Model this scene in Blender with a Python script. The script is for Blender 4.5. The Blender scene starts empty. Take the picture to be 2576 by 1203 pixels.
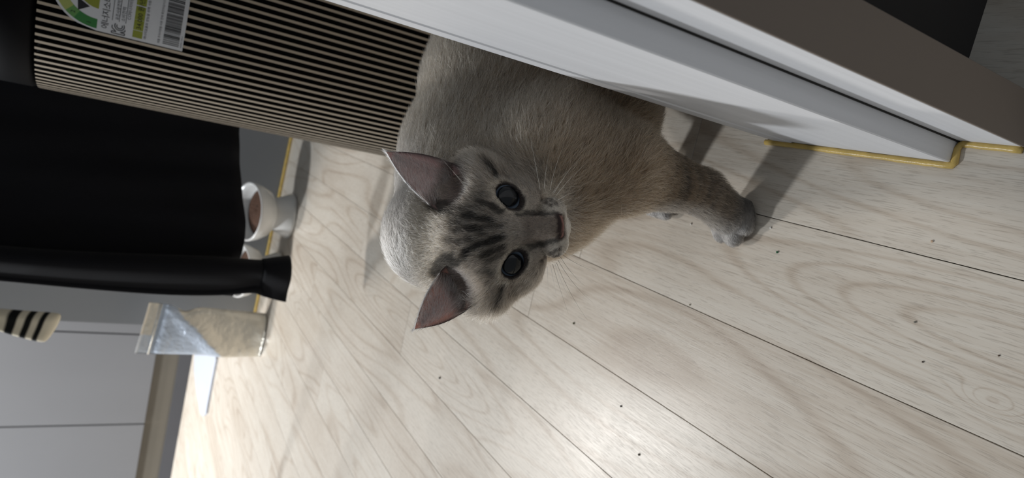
import bpy, math, random
import numpy as np
from mathutils import Matrix, Vector

random.seed(7)
rng = np.random.default_rng(11)
scn = bpy.context.scene
COL = scn.collection
PI = math.pi

# ------------------------------------------------------------------ camera, world, lamps, exposure
F_PX, IMG_W, IMG_H, CAM_H = 1648.0, 2576, 1203, 0.45
_d = np.array([3960 - 1288, 985 - 601.5, F_PX]); _d /= np.linalg.norm(_d)       # world down seen in the lens
_p = np.array([337 - 1288, 148 - 601.5, F_PX]); _p -= _d * (_p @ _d); _p /= np.linalg.norm(_p)
RZ, RY = -_d, _p
RX = np.cross(RY, RZ)
R = np.array([RX, RY, RZ])                                                      # lens frame (right, down, forward) -> world
CAM = np.array([0, 0, CAM_H])


def ray(x, y): return R @ np.array([x - 1288, y - 601.5, F_PX])
def dep(x, y, D): return ray(x, y) * D / F_PX + CAM
def at(x, y, Y): r = ray(x, y); return r * (Y / r[1]) + CAM
def flo(x, y, z=0.0): r = ray(x, y); return r * ((z - CAM_H) / r[2]) + CAM


cam_d = bpy.data.cameras.new('camera')
cam = bpy.data.objects.new('camera', cam_d)
COL.objects.link(cam)
m = Matrix.Identity(4)
for i in range(3):
    m[i][0], m[i][1], m[i][2], m[i][3] = R[i][0], -R[i][1], -R[i][2], CAM[i]
cam.matrix_world = m
cam_d.sensor_width = 36
cam_d.lens = F_PX / IMG_W * 36
cam_d.clip_start = 0.02
cam_d.dof.use_dof = True
cam_d.dof.focus_distance = 0.43
cam_d.dof.aperture_fstop = 10.0
scn.camera = cam

world = bpy.data.worlds.new('world')
scn.world = world
world.use_nodes = True
world.node_tree.nodes['Background'].inputs[0].default_value = (0.86, 0.93, 1.0, 1)
world.node_tree.nodes['Background'].inputs[1].default_value = 0.22


def area_lamp(name, loc, target, size, power, color):
    l = bpy.data.lights.new(name, 'AREA')
    l.shape = 'RECTANGLE'
    l.size, l.size_y = size
    l.energy = power
    l.color = color
    o = bpy.data.objects.new(name, l)
    COL.objects.link(o)
    o.location = loc
    o.rotation_euler = (Vector(target) - Vector(loc)).to_track_quat('-Z', 'Y').to_euler()
    return o


area_lamp('ceiling_lamp', (-1.76, 2.95, 2.70), (-1.76, 2.95, 0), (0.4, 0.3), 88, (1.0, 0.97, 0.93))
area_lamp('ceiling_lamp_far', (-3.5, 2.35, 2.70), (-3.5, 2.35, 0), (0.4, 0.4), 190, (0.92, 0.96, 1.0))
scn.view_settings.view_transform = 'Standard'
scn.view_settings.look = 'None'
scn.view_settings.gamma = 1
scn.view_settings.use_curve_mapping = False
scn.view_settings.exposure = 0.0


# ------------------------------------------------------------------ helpers
def lin(r, g, b):
    f = lambda c: (c / 255 / 12.92) if c / 255 <= 0.04045 else ((c / 255 + 0.055) / 1.055) ** 2.4
    return (f(r), f(g), f(b), 1)


def material(name, color, rough=0.6, metallic=0.0, spec=0.5, bump=None, vary=None, coat=0.0, sheen=0.0):
    """Principled material; vary=(scale xyz, amount, detail) mottles the colour, bump=(scale xyz, strength, distance)."""
    M = bpy.data.materials.new(name)
    M.use_nodes = True
    N, L = M.node_tree.nodes, M.node_tree.links
    b = N['Principled BSDF']
    b.inputs['Base Color'].default_value = color
    b.inputs['Roughness'].default_value = rough
    b.inputs['Metallic'].default_value = metallic
    b.inputs['Specular IOR Level'].default_value = spec
    b.inputs['Coat Weight'].default_value = coat
    b.inputs['Sheen Weight'].default_value = sheen
    tc = N.new('ShaderNodeTexCoord')
    if vary:
        mp = N.new('ShaderNodeMapping'); mp.inputs['Scale'].default_value = vary[0]
        L.new(tc.outputs['Object'], mp.inputs['Vector'])
        n = N.new('ShaderNodeTexNoise'); n.inputs['Scale'].default_value = 1; n.inputs['Detail'].default_value = 6
        L.new(mp.outputs['Vector'], n.inputs['Vector'])
        mr = N.new('ShaderNodeMapRange')
        mr.inputs['From Min'].default_value, mr.inputs['From Max'].default_value = 0.25, 0.75
        mr.inputs['To Min'].default_value, mr.inputs['To Max'].default_value = 1 - vary[1], 1 + vary[1]
        L.new(n.outputs['Fac'], mr.inputs['Value'])
        mx = N.new('ShaderNodeVectorMath'); mx.operation = 'SCALE'
        mx.inputs[0].default_value = color[:3]
        L.new(mr.outputs['Result'], mx.inputs['Scale'])
        L.new(mx.outputs['Vector'], b.inputs['Base Color'])
    if bump:
        mp = N.new('ShaderNodeMapping'); mp.inputs['Scale'].default_value = bump[0]
        L.new(tc.outputs['Object'], mp.inputs['Vector'])
        n = N.new('ShaderNodeTexNoise'); n.inputs['Scale'].default_value = 1; n.inputs['Detail'].default_value = 5
        L.new(mp.outputs['Vector'], n.inputs['Vector'])
        bp = N.new('ShaderNodeBump'); bp.inputs['Strength'].default_value = bump[1]; bp.inputs['Distance'].default_value = bump[2]
        L.new(n.outputs['Fac'], bp.inputs['Height'])
        L.new(bp.outputs['Normal'], b.inputs['Normal'])
    return M


def link(name, data, parent=None, mat=None):
    o = bpy.data.objects.new(name, data)
    COL.objects.link(o)
    if parent is not None: o.parent = parent
    if mat is not None and not data.materials: data.materials.append(mat)
    return o


def empty(name, loc=(0, 0, 0)):
    o = bpy.data.objects.new(name, None)
    o.empty_display_size = 0.02
    COL.objects.link(o)
    o.location = loc
    return o


def tag(o, label=None, cat=None, group=None, kind=None):
    for k, v in (('label', label), ('category', cat), ('group', group), ('kind', kind)):
        if v: o[k] = v
    return o


class MB:
    """Collects vertices and faces of one mesh."""
    def __init__(s): s.v, s.f = [], []
    def add(s, v, f):
        n = len(s.v); s.v += [tuple(map(float, q)) for q in v]; s.f += [tuple(i + n for i in q) for q in f]; return s
    def box(s, x0, x1, y0, y1, z0, z1, bev=0.0):
        """Box; bev chamfers the upright edges and the top and bottom rims."""
        if bev <= 0:
            v = [(x, y, z) for z in (z0, z1) for x, y in ((x0, y0), (x1, y0), (x1, y1), (x0, y1))]
            return s.add(v, [(3, 2, 1, 0), (4, 5, 6, 7)] + [(i, (i + 1) % 4, 4 + (i + 1) % 4, 4 + i) for i in range(4)])
        b = bev
        ring = lambda i: [(x0 + b + i, y0 + i), (x1 - b - i, y0 + i), (x1 - i, y0 + b + i), (x1 - i, y1 - b - i), (x1 - b - i, y1 - i), (x0 + b + i, y1 - i), (x0 + i, y1 - b - i), (x0 + i, y0 + b + i)]
        rows = [(z0, b * .7), (z0 + b, 0), (z1 - b, 0), (z1, b * .7)]
        v = [(x, y, z) for z, i in rows for x, y in ring(i)]
        f = [tuple(range(7, -1, -1)), tuple(range(24, 32))]
        for k in range(3):
            f += [(8 * k + i, 8 * k + (i + 1) % 8, 8 * k + 8 + (i + 1) % 8, 8 * k + 8 + i) for i in range(8)]
        return s.add(v, f)
    def tube(s, pts, radii, n=8, caps=True):
        pts = [np.array(p, float) for p in pts]
        if not hasattr(radii, '__len__'): radii = [radii] * len(pts)
        up = np.array([0.13, 0.21, 0.97]); rows = []
        for i, p in enumerate(pts):
            t = pts[min(i + 1, len(pts) - 1)] - pts[max(i - 1, 0)]; t /= np.linalg.norm(t) + 1e-12
            a = np.cross(t, up)
            if np.linalg.norm(a) < 0.2: a = np.cross(t, np.array([1, 0, 0]))
            a /= np.linalg.norm(a); b = np.cross(t, a)
            rows += [p + radii[i] * (math.cos(2 * PI * k / n) * a + math.sin(2 * PI * k / n) * b) for k in range(n)]
        f = [(i * n + k, i * n + (k + 1) % n, (i + 1) * n + (k + 1) % n, (i + 1) * n + k) for i in range(len(pts) - 1) for k in range(n)]
        if caps: f += [tuple(range(n - 1, -1, -1)), tuple(range((len(pts) - 1) * n, len(pts) * n))]
        return s.add(rows, f)
    def lathe(s, prof, c=(0, 0, 0), n=40):
        v = [(c[0] + r * math.cos(2 * PI * k / n), c[1] + r * math.sin(2 * PI * k / n), c[2] + z) for r, z in prof for k in range(n)]
        f = [(i * n + k, i * n + (k + 1) % n, (i + 1) * n + (k + 1) % n, (i + 1) * n + k) for i in range(len(prof) - 1) for k in range(n)]
        return s.add(v, f)
    def grid(s, P):
        """P: array (rows, cols, 3)."""
        h, w = P.shape[:2]
        return s.add(P.reshape(-1, 3), [(i * w + j, i * w + j + 1, (i + 1) * w + j + 1, (i + 1) * w + j) for i in range(h - 1) for j in range(w - 1)])
    def mesh(s, name, smooth=False):
        me = bpy.data.meshes.new(name); me.from_pydata(s.v, [], s.f); me.validate()
        if smooth: me.polygons.foreach_set('use_smooth', [True] * len(me.polygons))
        me.update(); return me
    def build(s, name, mat, parent=None, smooth=False):
        me = s.mesh(name, smooth); me.materials.append(mat); return link(name, me, parent)


# ------------------------------------------------------------------ floor of single planks
def floor_material():
    M = bpy.data.materials.new('pale_oak_laminate')
    M.use_nodes = True
    N, L = M.node_tree.nodes, M.node_tree.links
    b = N['Principled BSDF']
    tc, oi = N.new('ShaderNodeTexCoord'), N.new('ShaderNodeObjectInfo')
    off = N.new('ShaderNodeVectorMath'); off.operation = 'SCALE'
    off.inputs[0].default_value = (7.3, 19.1, 3.7)
    L.new(oi.outputs['Random'], off.inputs['Scale'])
    add = N.new('ShaderNodeVectorMath'); add.operation = 'ADD'
    L.new(tc.outputs['Object'], add.inputs[0]); L.new(off.outputs['Vector'], add.inputs[1])

    def noise(scale, detail=4, rough=0.55, dist=0.0):
        mp = N.new('ShaderNodeMapping'); mp.inputs['Scale'].default_value = scale
        L.new(add.outputs['Vector'], mp.inputs['Vector'])
        n = N.new('ShaderNodeTexNoise'); n.inputs['Scale'].default_value = 1
        n.inputs['Detail'].default_value = detail; n.inputs['Roughness'].default_value = rough; n.inputs['Distortion'].default_value = dist
        L.new(mp.outputs['Vector'], n.inputs['Vector']); return n.outputs['Fac']

    def math_(op, a, bb, clamp=False):
        n = N.new('ShaderNodeMath'); n.operation = op; n.use_clamp = clamp
        for i, q in enumerate((a, bb)):
            if isinstance(q, (int, float)): n.inputs[i].default_value = q
            else: L.new(q, n.inputs[i])
        return n.outputs[0]

    def ramp(src, stops):
        r = N.new('ShaderNodeValToRGB'); e = r.color_ramp.elements
        while len(e) < len(stops): e.new(0.5)
        for q, (p, c) in zip(e, stops): q.position = p; q.color = c
        L.new(src, r.inputs['Fac']); return r.outputs['Color']
    # growth rings: contours of a field long in the plank's direction, which gives cathedral arches
    field = noise((6.5, 1.3, 1), 1, 0.4, 0.15)
    geo = N.new('ShaderNodeNewGeometry'); sx = N.new('ShaderNodeSeparateXYZ'); L.new(geo.outputs['Position'], sx.inputs[0])
    for kx, ky, wx, wy, amp in ((-0.048, 0.13, 0.030, 0.20, 0.42), (-0.082, 0.165, 0.007, 0.016, 0.25), (-0.345, 0.95, 0.026, 0.30, 0.35), (-0.55, 1.5, 0.03, 0.35, 0.35), (0.035, 0.12, 0.04, 0.22, 0.25)):
        q1 = math_('POWER', math_('DIVIDE', math_('SUBTRACT', sx.outputs['X'], kx), wx), 2)
        q2 = math_('POWER', math_('DIVIDE', math_('SUBTRACT', sx.outputs['Y'], ky), wy), 2)
        field = math_('ADD', field, math_('MULTIPLY', math_('POWER', 2.718, math_('MULTIPLY', math_('ADD', q1, q2), -1)), amp))   # a knot's or an arch's rings
    rings = math_('SINE', math_('MULTIPLY', field, 78), 0)
    rings = math_('ADD', math_('MULTIPLY', rings, 0.5), 0.5)
    rings = math_('POWER', rings, 7.0)
    fibre = noise((400, 13, 1), 4, 0.6)
    streak = noise((60, 2.2, 1), 3, 0.55)
    cloud = noise((9, 2.5, 1), 3, 0.5)
    pores = ramp(noise((1300, 62, 1), 3, 0.55), [(0.0, (1, 1, 1, 1)), (0.38, (1, 1, 1, 1)), (0.45, (0, 0, 0, 1))])
    v = math_('ADD', math_('MULTIPLY', math_('SUBTRACT', fibre, 0.5), 0.62), math_('MULTIPLY', math_('SUBTRACT', streak, 0.5), 0.30))
    v = math_('ADD', v, math_('MULTIPLY', math_('SUBTRACT', cloud, 0.5), 0.65))
    v = math_('SUBTRACT', v, math_('MULTIPLY', rings, 0.24))
    v = math_('ADD', v, math_('MULTIPLY', math_('SUBTRACT', oi.outputs['Random'], 0.5), 0.16))
    v = math_('ADD', v, 0.62, True)
    c = ramp(v, [(0.0, lin(160, 144, 128)), (0.38, lin(190, 178, 163)), (0.62, lin(204, 195, 182)), (1.0, lin(214, 208, 197))])
    mx = N.new('ShaderNodeMix'); mx.data_type = 'RGBA'; mx.blend_type = 'MULTIPLY'
    L.new(math_('MULTIPLY', pores, 0.24), mx.inputs['Factor'])
    L.new(c, mx.inputs['A']); mx.inputs['B'].default_value = lin(120, 105, 90)
    L.new(mx.outputs['Result'], b.inputs['Base Color'])
    rr = N.new('ShaderNodeMapRange'); rr.inputs['To Min'].default_value, rr.inputs['To Max'].default_value = 0.24, 0.40
    L.new(fibre, rr.inputs['Value']); L.new(rr.outputs['Result'], b.inputs['Roughness'])
    b.inputs['Specular IOR Level'].default_value = 0.45
    bp = N.new('ShaderNodeBump'); bp.inputs['Strength'].default_value = 0.13; bp.inputs['Distance'].default_value = 0.0006
    L.new(math_('ADD', math_('MULTIPLY', fibre, 0.6), math_('MULTIPLY', pores, -0.25)), bp.inputs['Height'])
    L.new(bp.outputs['Normal'], b.inputs['Normal'])
    return M


M_FLOOR = floor_material()
M_GAP = material('dark_joint', lin(48, 41, 35), 0.9, vary=((40, 40, 40), 0.2))
floor = tag(MB().box(-3.4, 0.75, -0.25, 4.0, -0.03, -0.0042).build('floor', M_GAP), kind='structure')
PW = 0.0953
plank_meshes = {}
joint_at = {0: 0.450, 1: 0.578, 2: 1.85, 3: 1.30, 4: 2.2, 5: 1.6, 6: 2.9}                     # where an end joint falls in the near rows
row = -7
while True:
    x1 = -0.0092 - PW * (row - 1)
    x0 = x1 - PW
    if x1 < -3.3: break
    y = joint_at.get(row, (row * 0.371) % 1.2) - 1.2 * 2
    while y < 3.75:
        a, bnd = max(y, -0.22), min(y + 1.2, 3.75)
        y += 1.2
        if bnd - a < 0.01: continue
        if x0 > 0.07 and a > 1.9: continue
        key = round(bnd - a, 3)
        if key not in plank_meshes:
            plank_meshes[key] = MB().box(-PW / 2 + .00025, PW / 2 - .00025, -key / 2 + .0002, key / 2 - .0002, -0.008, 0, 0.0004).mesh('plank')
            plank_meshes[key].materials.append(M_FLOOR)
        o = link('plank', plank_meshes[key], floor)
        o.location = ((x0 + x1) / 2, (a + bnd) / 2, random.uniform(-0.00012, 0))
    row += 1

# ------------------------------------------------------------------ white door frame with its caulk, dark wall behind it
M_WHITE = material('white_wood_film', lin(222, 223, 226), 0.5, vary=((130, 130, 3), 0.05), bump=((500, 500, 5), 0.35, 0.0006))
M_TAUPE = material('taupe_casing_paint', lin(128, 116, 106), 0.55, vary=((8, 8, 4), 0.06), bump=((300, 300, 5), 0.15, 0.0005))
M_BLACKWALL = material('charcoal_wall', lin(42, 39, 38), 0.8, vary=((12, 12, 12), 0.1))
M_GASKET = material('black_gasket', lin(25, 24, 22), 0.7, vary=((60, 60, 60), 0.1))
M_CAULK = material('yellowed_silicone', lin(204, 174, 98), 0.35, vary=((90, 90, 60), 0.22), bump=((160, 160, 160), 0.4, 0.0015))
door = tag(empty('door_1', (0.06, 0.28, 0)), kind='structure')


def on(parent, mb):                                                             # shift a mesh built in world space into its parent's space
    l = parent.location; mb.v = [(p[0] - l[0], p[1] - l[1], p[2] - l[2]) for p in mb.v]; return mb


DZ = 2.05
on(door, MB().box(0.0665, 0.0960, 0.1912, 0.3640, 0, DZ, 0.0006)).build('jamb', M_WHITE, door)
on(door, MB().box(0.0522, 0.0664, 0.2275, 0.3445, 0.0, DZ, 0.0007)).build('stop_board', M_WHITE, door)
on(door, MB().box(0.0516, 0.0664, 0.3460, 0.3640, 0.0, DZ, 0.0010)).build('edge_board', M_WHITE, door)
on(door, MB().box(0.0655, 0.0668, 0.2266, 0.2276, 0.0, DZ)).build('gasket', M_GASKET, door)
on(door, MB().box(0.0664, 0.0955, 0.1898, 0.1911, 0, DZ, 0.0003)).build('casing_board', M_TAUPE, door)
pts = [(0.0498, 0.372, 0.0012)] + [(0.0502, 0.366 - 0.0046 * k, 0.0014) for k in range(30)] + [(0.0506, 0.2262, 0.0014), (0.0524, 0.2252, 0.0014), (0.0556, 0.2256, 0.0013), (0.0612, 0.2262, 0.0014), (0.0644, 0.2248, 0.0014)] + [(0.0648, 0.2232 - 0.0046 * k, 0.0014) for k in range(8)]
on(door, MB().tube(pts, [0.0022 + random.uniform(-.00025, .00025) for _ in pts], 8)).build('caulk_bead', M_CAULK, door, True)
tag(MB().box(0.0962, 0.75, 0.2370, 0.3640, 0, 2.4).build('wall_right', M_BLACKWALL), kind='structure')

# ------------------------------------------------------------------ grey back wall with its corner, yellow caulk line
M_GREYWALL = material('grey_wall_panel', lin(140, 143, 147), 0.6, vary=((3, 3, 1.5), 0.04), bump=((220, 220, 220), 0.1, 0.0005))
M_CABINET = material('grey_cabinet_film', lin(104, 105, 108), 0.5, vary=((4, 4, 2), 0.03))
M_PLINTH = material('brown_grey_plinth', lin(92, 87, 78), 0.5, vary=((6, 6, 6), 0.05))
M_PLINTHDARK = material('slate_kickboard', lin(66, 67, 72), 0.5, vary=((6, 6, 6), 0.05))
wa, wb = np.array([-0.145, 2.140]), np.array([-0.677, 2.205])
wd = (wb - wa) / np.linalg.norm(wb - wa)
wn = np.array([-wd[1], wd[0]]) if -wd[1] * 0 + wd[0] * 1 > 0 else np.array([wd[1], -wd[0]])     # away from the camera
w_r, w_l = wa - wd * 0.75, wa + wd * 0.655


def slab(p, q, n, t, z0, z1):                                                   # upright slab from p to q, thickness t along n
    c = [p, q, q + n * t, p + n * t]
    v = [(k[0], k[1], z) for z in (z0, z1) for k in c]
    return MB().add(v, [(3, 2, 1, 0), (4, 5, 6, 7)] + [(i, (i + 1) % 4, 4 + (i + 1) % 4, 4 + i) for i in range(4)])


tag(slab(w_r, w_l, wn, 0.9, 0, 2.4).build('wall_back', M_GREYWALL), kind='structure')
tag(MB().tube([(p[0], p[1], 0.003) for p in [w_r + (w_l - w_r) * k / 30 - wn * 0.001 for k in range(31)]], 0.006, 8).build('trim_1', M_CAULK, None, True), kind='structure')

# cabinet front beside the corner: doors, end strip, plinth
cab0 = np.array([-0.95, 3.545]); cdir = np.array([-0.9965, 0.084]); cn = np.array([0.084, 0.9965])
cabinet = tag(empty('tall_cabinet', (cab0[0], cab0[1], 0)), 'tall flat grey cabinet with dark plinth at the far end of the floor', 'cabinet')


def along(ratio):                                                               # where a bearing x/y meets the cabinet front
    t = (ratio * cab0[1] - cab0[0]) / (cdir[0] - ratio * cdir[1]); return t


t_g1, t_g2 = along(-0.3704), along(-0.5060)
on(cabinet, slab(cab0 + cdir * (t_g1 - 0.60), cab0 + cdir * 1.95, cn, 0.4, 0.175, 2.3)).build('carcass', M_PLINTHDARK, cabinet)
bounds = [t_g1 - 0.55, t_g1, t_g2, t_g2 + (t_g2 - t_g1)]
for k in range(3):
    on(cabinet, slab(cab0 + cdir * (bounds[k] + .004) - cn * 0.02, cab0 + cdir * (bounds[k + 1] - .004) - cn * 0.02, cn, 0.018, 0.172, 2.3)).build('door', M_CABINET, cabinet)
on(cabinet, slab(cab0 + cdir * -0.3, cab0 + cdir * 1.95, cn, 0.3, 0.0, 0.17)).build('plinth', M_PLINTH, cabinet)
on(cabinet, slab(cab0 + cdir * -0.3 - cn * .012, cab0 + cdir * 1.95 - cn * .012, cn, 0.011, 0.0, 0.06)).build('kickboard', M_PLINTHDARK, cabinet)

# ------------------------------------------------------------------ air purifier: rounded box behind upright slats
M_SLAT = material('beige_slat', lin(196, 182, 162), 0.5, vary=((50, 50, 4), 0.05))
M_FIN = material('dark_fin_side', lin(44, 40, 37), 0.7, spec=0.15, vary=((30, 30, 30), 0.1))
M_CORE = material('black_purifier_core', lin(6, 6, 8), 0.7, spec=0.08, vary=((30, 30, 30), 0.15))
M_CAP = material('black_purifier_cap', lin(8, 8, 11), 0.6, spec=0.1, vary=((30, 30, 30), 0.1))
PXC, PYC, PHW, PRAD = 0.108, 1.075, 0.170, 0.130
PZT = 0.547
purifier = tag(empty('air_purifier', (PXC, PYC, 0)), 'black and beige slatted air purifier behind the cat, energy sticker on its front', 'air purifier')


def contour(s, hw=PHW, rad=PRAD):
    """Point and outward normal at arc length s; s=0 where the front's flat part starts on its left, growing to the right."""
    fl, arc = 2 * (hw - rad), PI / 2 * rad
    L4 = 4 * (fl + arc); s %= L4
    side, t = int(s // (fl + arc)), s % (fl + arc)
    if t <= fl: p, n = np.array([-(hw - rad) + t, -hw]), np.array([0.0, -1.0])
    else:
        a = (t - fl) / rad; n = np.array([math.sin(a), -math.cos(a)]); p = np.array([hw - rad, -(hw - rad)]) + rad * n
    c, q = math.cos(side * PI / 2), math.sin(side * PI / 2)
    rot = lambda k: np.array([c * k[0] - q * k[1], q * k[0] + c * k[1]])
    return rot(p), rot(n)


PERIM = 4 * (2 * (PHW - PRAD) + PI / 2 * PRAD)


def ring_solid(inset, z0, z1, bev=0.004, n=96):
    mb = MB(); rows = []
    for z, i in ((z0, bev), (z0 + bev, 0), (z1 - bev, 0), (z1, bev)):
        for k in range(n):
            p, nn = contour(PERIM * k / n); p = p - nn * (inset + i); rows.append((p[0], p[1], z))
    f = [(r * n + k, r * n + (k + 1) % n, (r + 1) * n + (k + 1) % n, (r + 1) * n + k) for r in range(3) for k in range(n)]
    return mb.add(rows, f + [tuple(range(n - 1, -1, -1)), tuple(range(3 * n, 4 * n))])


ring_solid(0.0045, 0.0, PZT).build('core', M_CORE, purifier)
ring_solid(0.0, PZT + .0005, PZT + 0.06, 0.006).build('top_cap', M_CAP, purifier, True)
ring_solid(0.002, 0.0, 0.03, 0.003).build('base_ring', M_CAP, purifier)
slat_me = MB().box(-0.0020, 0.0020, 0.0, 0.0030, 0.031, PZT - .0005, 0.0004).mesh('slat')
slat_me.materials.append(M_SLAT); slat_me.materials.append(M_FIN)      # painted fronts on dark fins
for q in slat_me.polygons: q.material_index = 0 if q.normal.y < -.9 else 1
NS = int(round(PERIM / 0.0092))
for k in range(NS):
    p, n = contour(PERIM * (k + .5) / NS)
    o = link('slat', slat_me, purifier)
    o.location = (p[0], p[1], 0)
    o.rotation_euler = (0, 0, math.atan2(n[1], n[0]) + PI / 2)

# the energy label wrapped on the slats
M_PAPER = material('sticker_paper', lin(226, 228, 232), 0.3, vary=((60, 60, 60), 0.03))
M_INK = material('black_ink', lin(22, 22, 26), 0.5, vary=((60, 60, 60), 0.1))
M_GREY_INK = material('grey_ink', lin(72, 72, 76), 0.5, vary=((60, 60, 60), 0.1))
M_OLIVE = material('olive_green_ink', lin(150, 158, 52), 0.5, vary=((60, 60, 60), 0.05))
M_LIME = material('lime_green_ink', lin(176, 186, 104), 0.5, vary=((60, 60, 60), 0.05))
M_GREEN = material('green_ink', lin(52, 128, 58), 0.5, vary=((60, 60, 60), 0.05))
M_MIDGREEN = material('mid_green_ink', lin(104, 158, 84), 0.5, vary=((60, 60, 60), 0.05))
SC = 0.04                                                                       # label's middle along the contour


def wrap(u, z, lift):                                                           # label space -> purifier space (u from the label's middle)
    p, n = contour(u); p = p + n * (0.0010 + lift); return (p[0], p[1], z)


def sticker(polys, name, mat, lift, parent):
    mb = MB()
    for poly in polys: mb.add([wrap(u, z, lift) for u, z in poly], [tuple(range(len(poly)))])
    return mb.build(name, mat, parent)


def strips(u0, u1, z0, z1, n=6):
    return [[(u0 + (u1 - u0) * k / n, z0), (u0 + (u1 - u0) * (k + 1) / n, z0), (u0 + (u1 - u0) * (k + 1) / n, z1), (u0 + (u1 - u0) * k / n, z1)] for k in range(n)]


def sector(cu, cz, r0, r1, a0, a1, n=8):
    A = [math.radians(a0 + (a1 - a0) * k / n) for k in range(n + 1)]
    return [[(cu + r0 * math.cos(A[k]), cz + r0 * math.sin(A[k])), (cu + r1 * math.cos(A[k]), cz + r1 * math.sin(A[k])), (cu + r1 * math.cos(A[k + 1]), cz + r1 * math.sin(A[k + 1])), (cu + r0 * math.cos(A[k + 1]), cz + r0 * math.sin(A[k + 1]))] for k in range(n)]


LW, ZA = 0.047, 0.490                                                           # half width, centre height of the round top
SLAB_N = 24
mb = MB(); top = []
for k in range(SLAB_N + 1):
    u = -LW + 2 * LW * k / SLAB_N
    top.append((u, ZA + math.sqrt(max(LW * LW - u * u, 0))))
v = []
for lift in (0.0, 0.0004):
    for u, zt in top: v += [wrap(u, 0.402, lift), wrap(u, 0.446, lift), wrap(u, zt, lift)]
w3 = 3 * (SLAB_N + 1); f = []
for k in range(SLAB_N):
    for q in range(2):
        a, b = 3 * k + q, 3 * k + 3 + q
        f += [(w3 + a, w3 + b, w3 + b + 1, w3 + a + 1), (a + 1, b + 1, b, a)]
    f += [(3 * k, 3 * k + 3, w3 + 3 * k + 3, w3 + 3 * k), (3 * k + 2, w3 + 3 * k + 2, w3 + 3 * k + 5, 3 * k + 5)]
f += [(0, w3, w3 + 1, 1), (1, w3 + 1, w3 + 2, 2)]
label = mb.add(v, f).build('energy_sticker', M_PAPER, purifier)
label['label'] = 'white energy rating sticker with green gauge and barcode'


def words(items, name, mat, parent, lift=0.0008):
    """Flat lettering wrapped onto the label; items: (text, u, z of the baseline, size, spacing)."""
    mb = MB()
    for text, u, z, size, wide in items:
        c = bpy.data.curves.new('text', 'FONT'); c.body = text; c.size = size; c.space_character = wide; c.resolution_u = 2
        o = bpy.data.objects.new('text', c); COL.objects.link(o)
        bpy.context.view_layer.update()
        me = o.evaluated_get(bpy.context.evaluated_depsgraph_get()).to_mesh()
        mb.add([wrap(u + q.co.x, z + q.co.y, lift) for q in me.vertices], [tuple(p.vertices) for p in me.polygons])
        o.evaluated_get(bpy.context.evaluated_depsgraph_get()).to_mesh_clear()
        bpy.data.objects.remove(o); bpy.data.curves.remove(c)
    return mb.build(name, mat, parent)


sticker(sector(0, ZA, .034, .0445, 150, 180), 'grade_band', M_GREEN, .0006, label)
sticker(sector(0, ZA, .034, .0445, 137, 150), 'grade_band', M_MIDGREEN, .0006, label)
sticker(sector(0, ZA, .034, .0445, 112, 137), 'grade_band', M_LIME, .0006, label)
sticker(sector(0, ZA, .034, .0445, 60, 112), 'grade_band', M_OLIVE, .0006, label)
sticker(sum((sector(0, ZA, r, r + .0055, 0, 180, 14) for r in (.0005, .006, .0115, .017)), []), 'gauge_disc', M_OLIVE, .0006, label)
sticker([[(-.0225, ZA + .0085), (-.0155, ZA + .0205), (-.0290, ZA + .0190)]], 'pointer', M_INK, .0008, label)
sticker(strips(-.047 + .003, .044, .4448, .4548), 'price_band', M_OLIVE, .0006, label)
words([('에너지소비효율등급', -.0425, .4795, .0084, 0.92)], 'title_lettering', M_INK, label)
words([('34,000 원/년', -.0340, .4472, .0068, 1.0)], 'price_lettering', M_INK, label)
for q in (('R', -.0010, ZA + .006, .014, 1), ('2', -.0335, ZA + .0215, .006, 1), ('1', -.041, ZA + .0060, .006, 1)): words([q], 'grade_lettering', M_INK, label)
words([('소비전력', -.0295, .4640, .0045, 1.0), ('표준사용면적', -.0295, .4700, .0040, 1.0), ('CO', -.026, .4585, .0045, 1), ('에너지비용', -.020, .4585, .0040, 1),
       ('에너지효율과 성능을 위해 사용', -.0435, .4408, .0035, 1.0), ('제품 주의사항을 사용 전에 확인하십시오', -.0440, .4268, .0030, 1.0)], 'small_lettering', M_GREY_INK, label)
lines = []
for z in (.4758, .4690, .4625): lines += strips(-.031, .043, z, z + .0005, 6)
sticker(lines, 'ruled_line', M_INK, .0007, label)
bars, u = [], -.0430
rb = random.Random(5)
while u < .040:
    w = rb.choice((.0005, .0005, .0009, .0013)); bars.append([(u, .4065), (u + w, .4065), (u + w, .4235), (u, .4235)]); u += w + rb.choice((.0004, .0006, .0011))
sticker(bars, 'barcode', M_INK, .0007, label)
# certification mark: a K and a C drawn as outlined strokes
kc = []
def stroke(a, b, w=.0009):
    a, b = np.array(a), np.array(b); d = (b - a) / np.linalg.norm(b - a); n = np.array([-d[1], d[0]]) * w / 2
    kc.append([tuple(a - n), tuple(b - n), tuple(b + n), tuple(a + n)])
ku, kz = -.0450, .4625
for a, b in (((0, 0), (0, .013)), ((0, .013), (.0022, .013)), ((.0022, .013), (.0022, .0085)), ((.0022, .0085), (.006, .013)), ((.006, .013), (.009, .013)), ((0, 0), (.0022, 0)), ((.0022, 0), (.0022, .0045)), ((.0022, .0045), (.0045, 0)), ((.0045, 0), (.0065, 0))):
    stroke((ku + a[0], kz + a[1]), (ku + b[0], kz + b[1]))
for r in (.0028, .0048):
    A = [math.radians(60 + 240 * k / 10) for k in range(11)]
    for k in range(10): stroke((ku + .0092 + r * math.cos(A[k]), kz + .0058 + r * math.sin(A[k])), (ku + .0092 + r * math.cos(A[k + 1]), kz + .0058 + r * math.sin(A[k + 1])))
sticker(kc, 'certification_mark', M_INK, .0008, label)
words([('MODEL 1705 A', -.0435, .4035, .0022, 1.0)], 'small_lettering', M_GREY_INK, label)

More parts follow.
